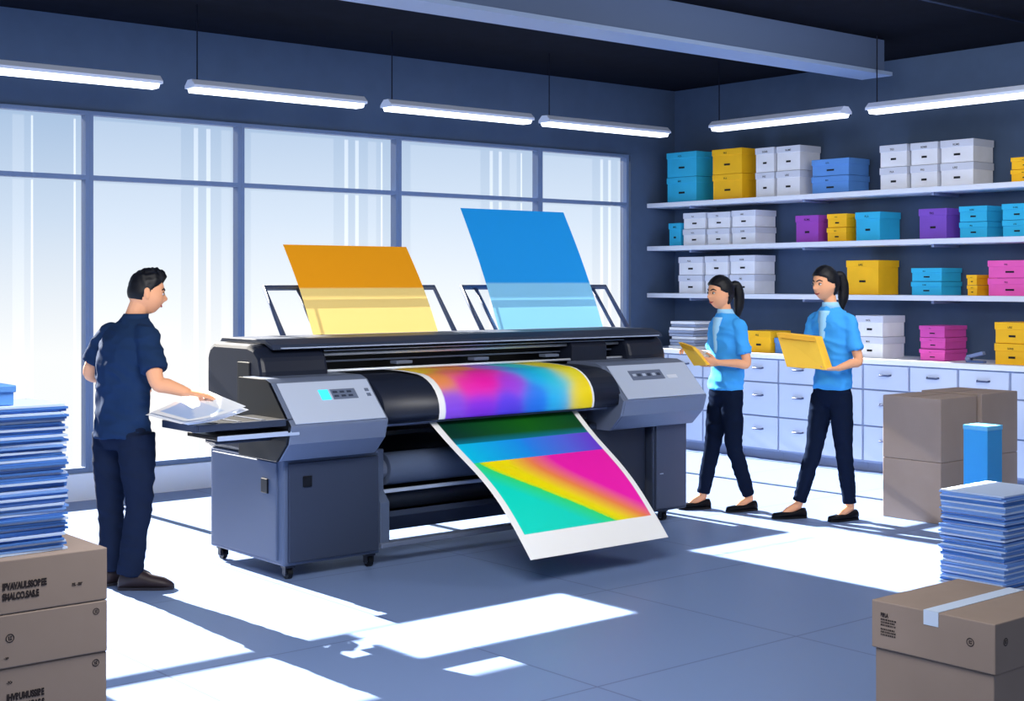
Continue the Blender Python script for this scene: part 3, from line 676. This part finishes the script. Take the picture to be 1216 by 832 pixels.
    for sg in (-1,1):
        s0=.40*sg; u0=.05; f0=math.sqrt(1-s0*s0-u0*u0); p=hp(s0,f0,u0)
        bm=bmesh.new(); limb(bm,[p-sdv*.012,p+fd*.0015,p+sdv*.012],[.003,.007,.003],n=10); fin('eye',bm,m_eye,smooth=True,parent=E)
        bm=bmesh.new(); limb(bm,[p+fd*.004-up*.0035,p+fd*.0062,p+fd*.004+up*.0035],[.0035,.0055,.0035],n=10); fin('iris',bm,m_iris,smooth=True,parent=E)
        bm=bmesh.new(); limb(bm,[p-sdv*.014+fd*.002+up*.005,p+fd*.0045+up*.0085,p+sdv*.014+fd*.001+up*.005],[.0015,.003,.0015],n=8); fin('eyelid',bm,m_hair,smooth=True,parent=E)
        q=[hp(s1*sg,math.sqrt(max(0,1-s1*s1-u1*u1)),u1)+fd*.001 for s1,u1 in ((.16,.23),(.40,.30),(.64,.22))]
        bm=bmesh.new(); limb(bm,q,[.0035,.0042,.002],n=8); fin('eyebrow',bm,m_hair,smooth=True,parent=E)
    q=[hp(s1,math.sqrt(1-s1*s1-u1*u1),u1)+fd*.001 for s1,u1 in ((-.32,-.47),(-.14,-.53),(0,-.535),(.14,-.53),(.32,-.47))]
    bm=bmesh.new(); limb(bm,q,[.0015,.005,.0055,.005,.0015],n=8); fin('mouth',bm,m_lip,smooth=True,parent=E)
    def hr(s,f,u):
        if f>0.0: thr=.15+.42*min(1,f*1.1)+ (.04*math.sin(s*9) if not fem else -.02*abs(s))
        else: thr=.15+max(-.75 if fem else -.6,f*1.9)
        if fem and f<.45: thr-=.18
        if not fem and -.15<f<.3: thr-=.22*(1-abs(f-.08)/.23)
        c=max(0,min(1,(u-thr)/.09)); c=c*c*(3-2*c)
        th=.22 if fem else .10+.10*max(0,min(1,(u-.2)*2))
        m_=.90+c*(.02+th+(.02 if fem else .06*max(0,u))*noise.noise(V((s*6,f*6,u*6)))+ (0 if fem else .035*max(0,u)*math.sin(f*14+s*9)))
        p=hp(s,f,u,m_,nose=False)
        if not fem and u>.45 and f>-.2: p+=up*.02*c*(.5+f)+fd*.014*c*u
        return p
    bm=bmesh.new(); sphere(bm,hr,72,56); fin('hair',bm,m_hair,smooth=True,parent=E)
    if fem:
        pb=hc-fd*.095+up*.035; bm=bmesh.new(); hx=R*.015
        limb(bm,[pb+fd*.02,pb-fd*.030+up*.008+hx,pb-fd*.045-up*.06+hx*1.2,pb-fd*.035-up*.15+hx*1.3,pb-fd*.01-up*.24+hx],[.02,.032,.040,.036,.010],n=16,sub=6); fin('ponytail',bm,m_hair,smooth=True,parent=E)
        bm=bmesh.new(); limb(bm,[pb+fd*.004,pb-fd*.012],[.026,.026],n=16,sub=1); fin('hair_tie',bm,mat('hair_tie','#24314f',.6),smooth=True,parent=E)
    return E,T
mat('collar_light','#9fd4f8',.8,spec=.05)
m_sh_n=mat('shirt_navy','#1f3354',.9,var=.06,spec=.03); m_pt_n=mat('trousers_navy','#1b2439',.95,var=.06,spec=.02); m_sh_b=mat('shirt_blue','#46a6f4',.85,var=.04,spec=.05); m_pt_d=mat('trousers_dark','#151d30',.95,spec=.0); m_shoe=mat('shoe_brown','#2c2226',.5); m_shoe2=mat('shoe_black','#0c0e16',.5,spec=.1)
def bpos(b,d): r=kk(b)*d; q=F*d+R*r; return (q.x,q.y,0)
person(bpos(150,7.45),'man in navy short-sleeved shirt reaching for sheets on the printer tray',
 dict(pelvis=(-.02,.0,.86),waist=(-.02,0,1.0),chest=(.0,0,1.22),neck=(.04,.01,1.425),head=(.10,.02,1.565),
 arms=[dict(s=(.14,-.12,1.335),e=(.215,-.20,1.10),w=(.365,-.19,1.05),d=(1,.0,-.18),n=(0,0,-1),t=1,curl=.08),
       dict(s=(-.13,.115,1.335),e=(-.235,.14,1.13),w=(-.09,.30,1.06),d=(.7,.7,-.1),n=(.2,-.2,-1),t=-1)],
 legs=[dict(h=(-.10,.06,.84),k=(-.105,.07,.46),a=(-.09,.06,.09),t=(.02,.17,.03)),
       dict(h=(.065,-.06,.84),k=(.085,-.06,.46),a=(.035,-.06,.09),t=(.19,-.05,.03))]),
 (.72,.70),(.88,.42,-.16),m_sh_n,m_pt_n,m_shoe,False,.80,'navy short-sleeved shirt')
E1,T1=person(bpos(857,9.98),'woman in bright blue shirt holding a small yellow packet',
 dict(pelvis=(.03,.0,.86),waist=(.045,0,1.0),chest=(.045,0,1.21),neck=(.03,.01,1.40),head=(-.01,-.005,1.545),
 arms=[dict(s=(.105,-.11,1.31),e=(.15,-.17,1.05),w=(-.06,-.22,1.06),d=(-1,.1,.05),n=(0,.9,.3),t=-1,curl=.4),
       dict(s=(-.02,.11,1.31),e=(-.05,.14,1.07),w=(-.19,-.02,1.13),d=(-.8,-.5,.25),n=(.1,-.2,-1),t=1,curl=.5)],
 legs=[dict(h=(.0,.06,.83),k=(-.06,.05,.44),a=(-.13,.05,.085),t=(-.27,.02,.02)),
       dict(h=(.06,-.05,.83),k=(.08,-.06,.45),a=(.19,-.04,.085),t=(.05,-.10,.02))]),
 (-.85,-.5),(-.87,-.48,-.10),m_sh_b,m_pt_d,m_shoe2,True,.86,'bright blue shirt')
E2,T2=person(bpos(985,9.6),'woman in bright blue shirt carrying a flat yellow carton',
 dict(pelvis=(.02,.0,.89),waist=(.03,0,1.04),chest=(.025,0,1.26),neck=(.01,.0,1.455),head=(-.03,-.01,1.61),
 arms=[dict(s=(.105,-.1,1.36),e=(.16,-.16,1.09),w=(-.0,-.25,1.045),d=(-1,-.15,-.05),n=(0,.1,1),t=1,curl=.25),
       dict(s=(-.075,.1,1.36),e=(-.13,.10,1.11),w=(-.20,-.09,1.05),d=(-.6,-.7,.05),n=(.1,.1,1),t=-1,curl=.3)],
 legs=[dict(h=(-.03,.05,.86),k=(-.10,.03,.47),a=(-.21,.03,.085),t=(-.36,.0,.02)),
       dict(h=(.06,-.05,.86),k=(.085,-.06,.47),a=(.13,-.05,.085),t=(.0,-.12,.02))]),
 (-.8,-.6),(-.84,-.54,-.12),m_sh_b,m_pt_d,m_shoe2,True,.89,'bright blue shirt')
def hull(name,q,th,m,**k):
    bm=bmesh.new(); a=[bm.verts.new(p) for p in q]; b=[bm.verts.new(p+th) for p in q]; bm.faces.new(a); bm.faces.new(b[::-1])
    for i in range(len(q)): bm.faces.new((a[i],a[(i+1)%len(q)],b[(i+1)%len(q)],b[i]))
    return fin(name,bm,m,bevel=.002,**k)
m_y=mat('carton_yellow','#ffc93f',.6); m_y2=mat('carton_yellow_dark','#e0a52a',.6)
q=[T2(p) for p in ((-.41,-.24,1.285),(-.17,-.32,1.26),(-.095,-.31,1.04),(-.34,-.24,1.055))]
o=hull('document_carton',q,R*.06+F*.05,m_y,label='flat yellow carton carried in both hands',cat='box')
q2=[T2(p) for p in ((-.405,-.243,1.28),(-.175,-.323,1.256),(-.165,-.335,1.225),(-.395,-.255,1.25))]
hull('flap',q2,R*.004-F*.004,m_y2,parent=o)
q=[T1(p) for p in ((-.33,-.17,1.20),(-.245,-.25,1.17),(-.135,-.25,1.045),(-.22,-.16,1.035))]
o=hull('paper_packet',q,R*.03+F*.035,m_y,label='small yellow paper packet held in both hands',cat='packet')
q2=[T1(p) for p in ((-.325,-.175,1.20),(-.245,-.253,1.172),(-.23,-.256,1.14),(-.305,-.18,1.165))]
hull('flap',q2,R*.003-F*.004,m_y2,parent=o)
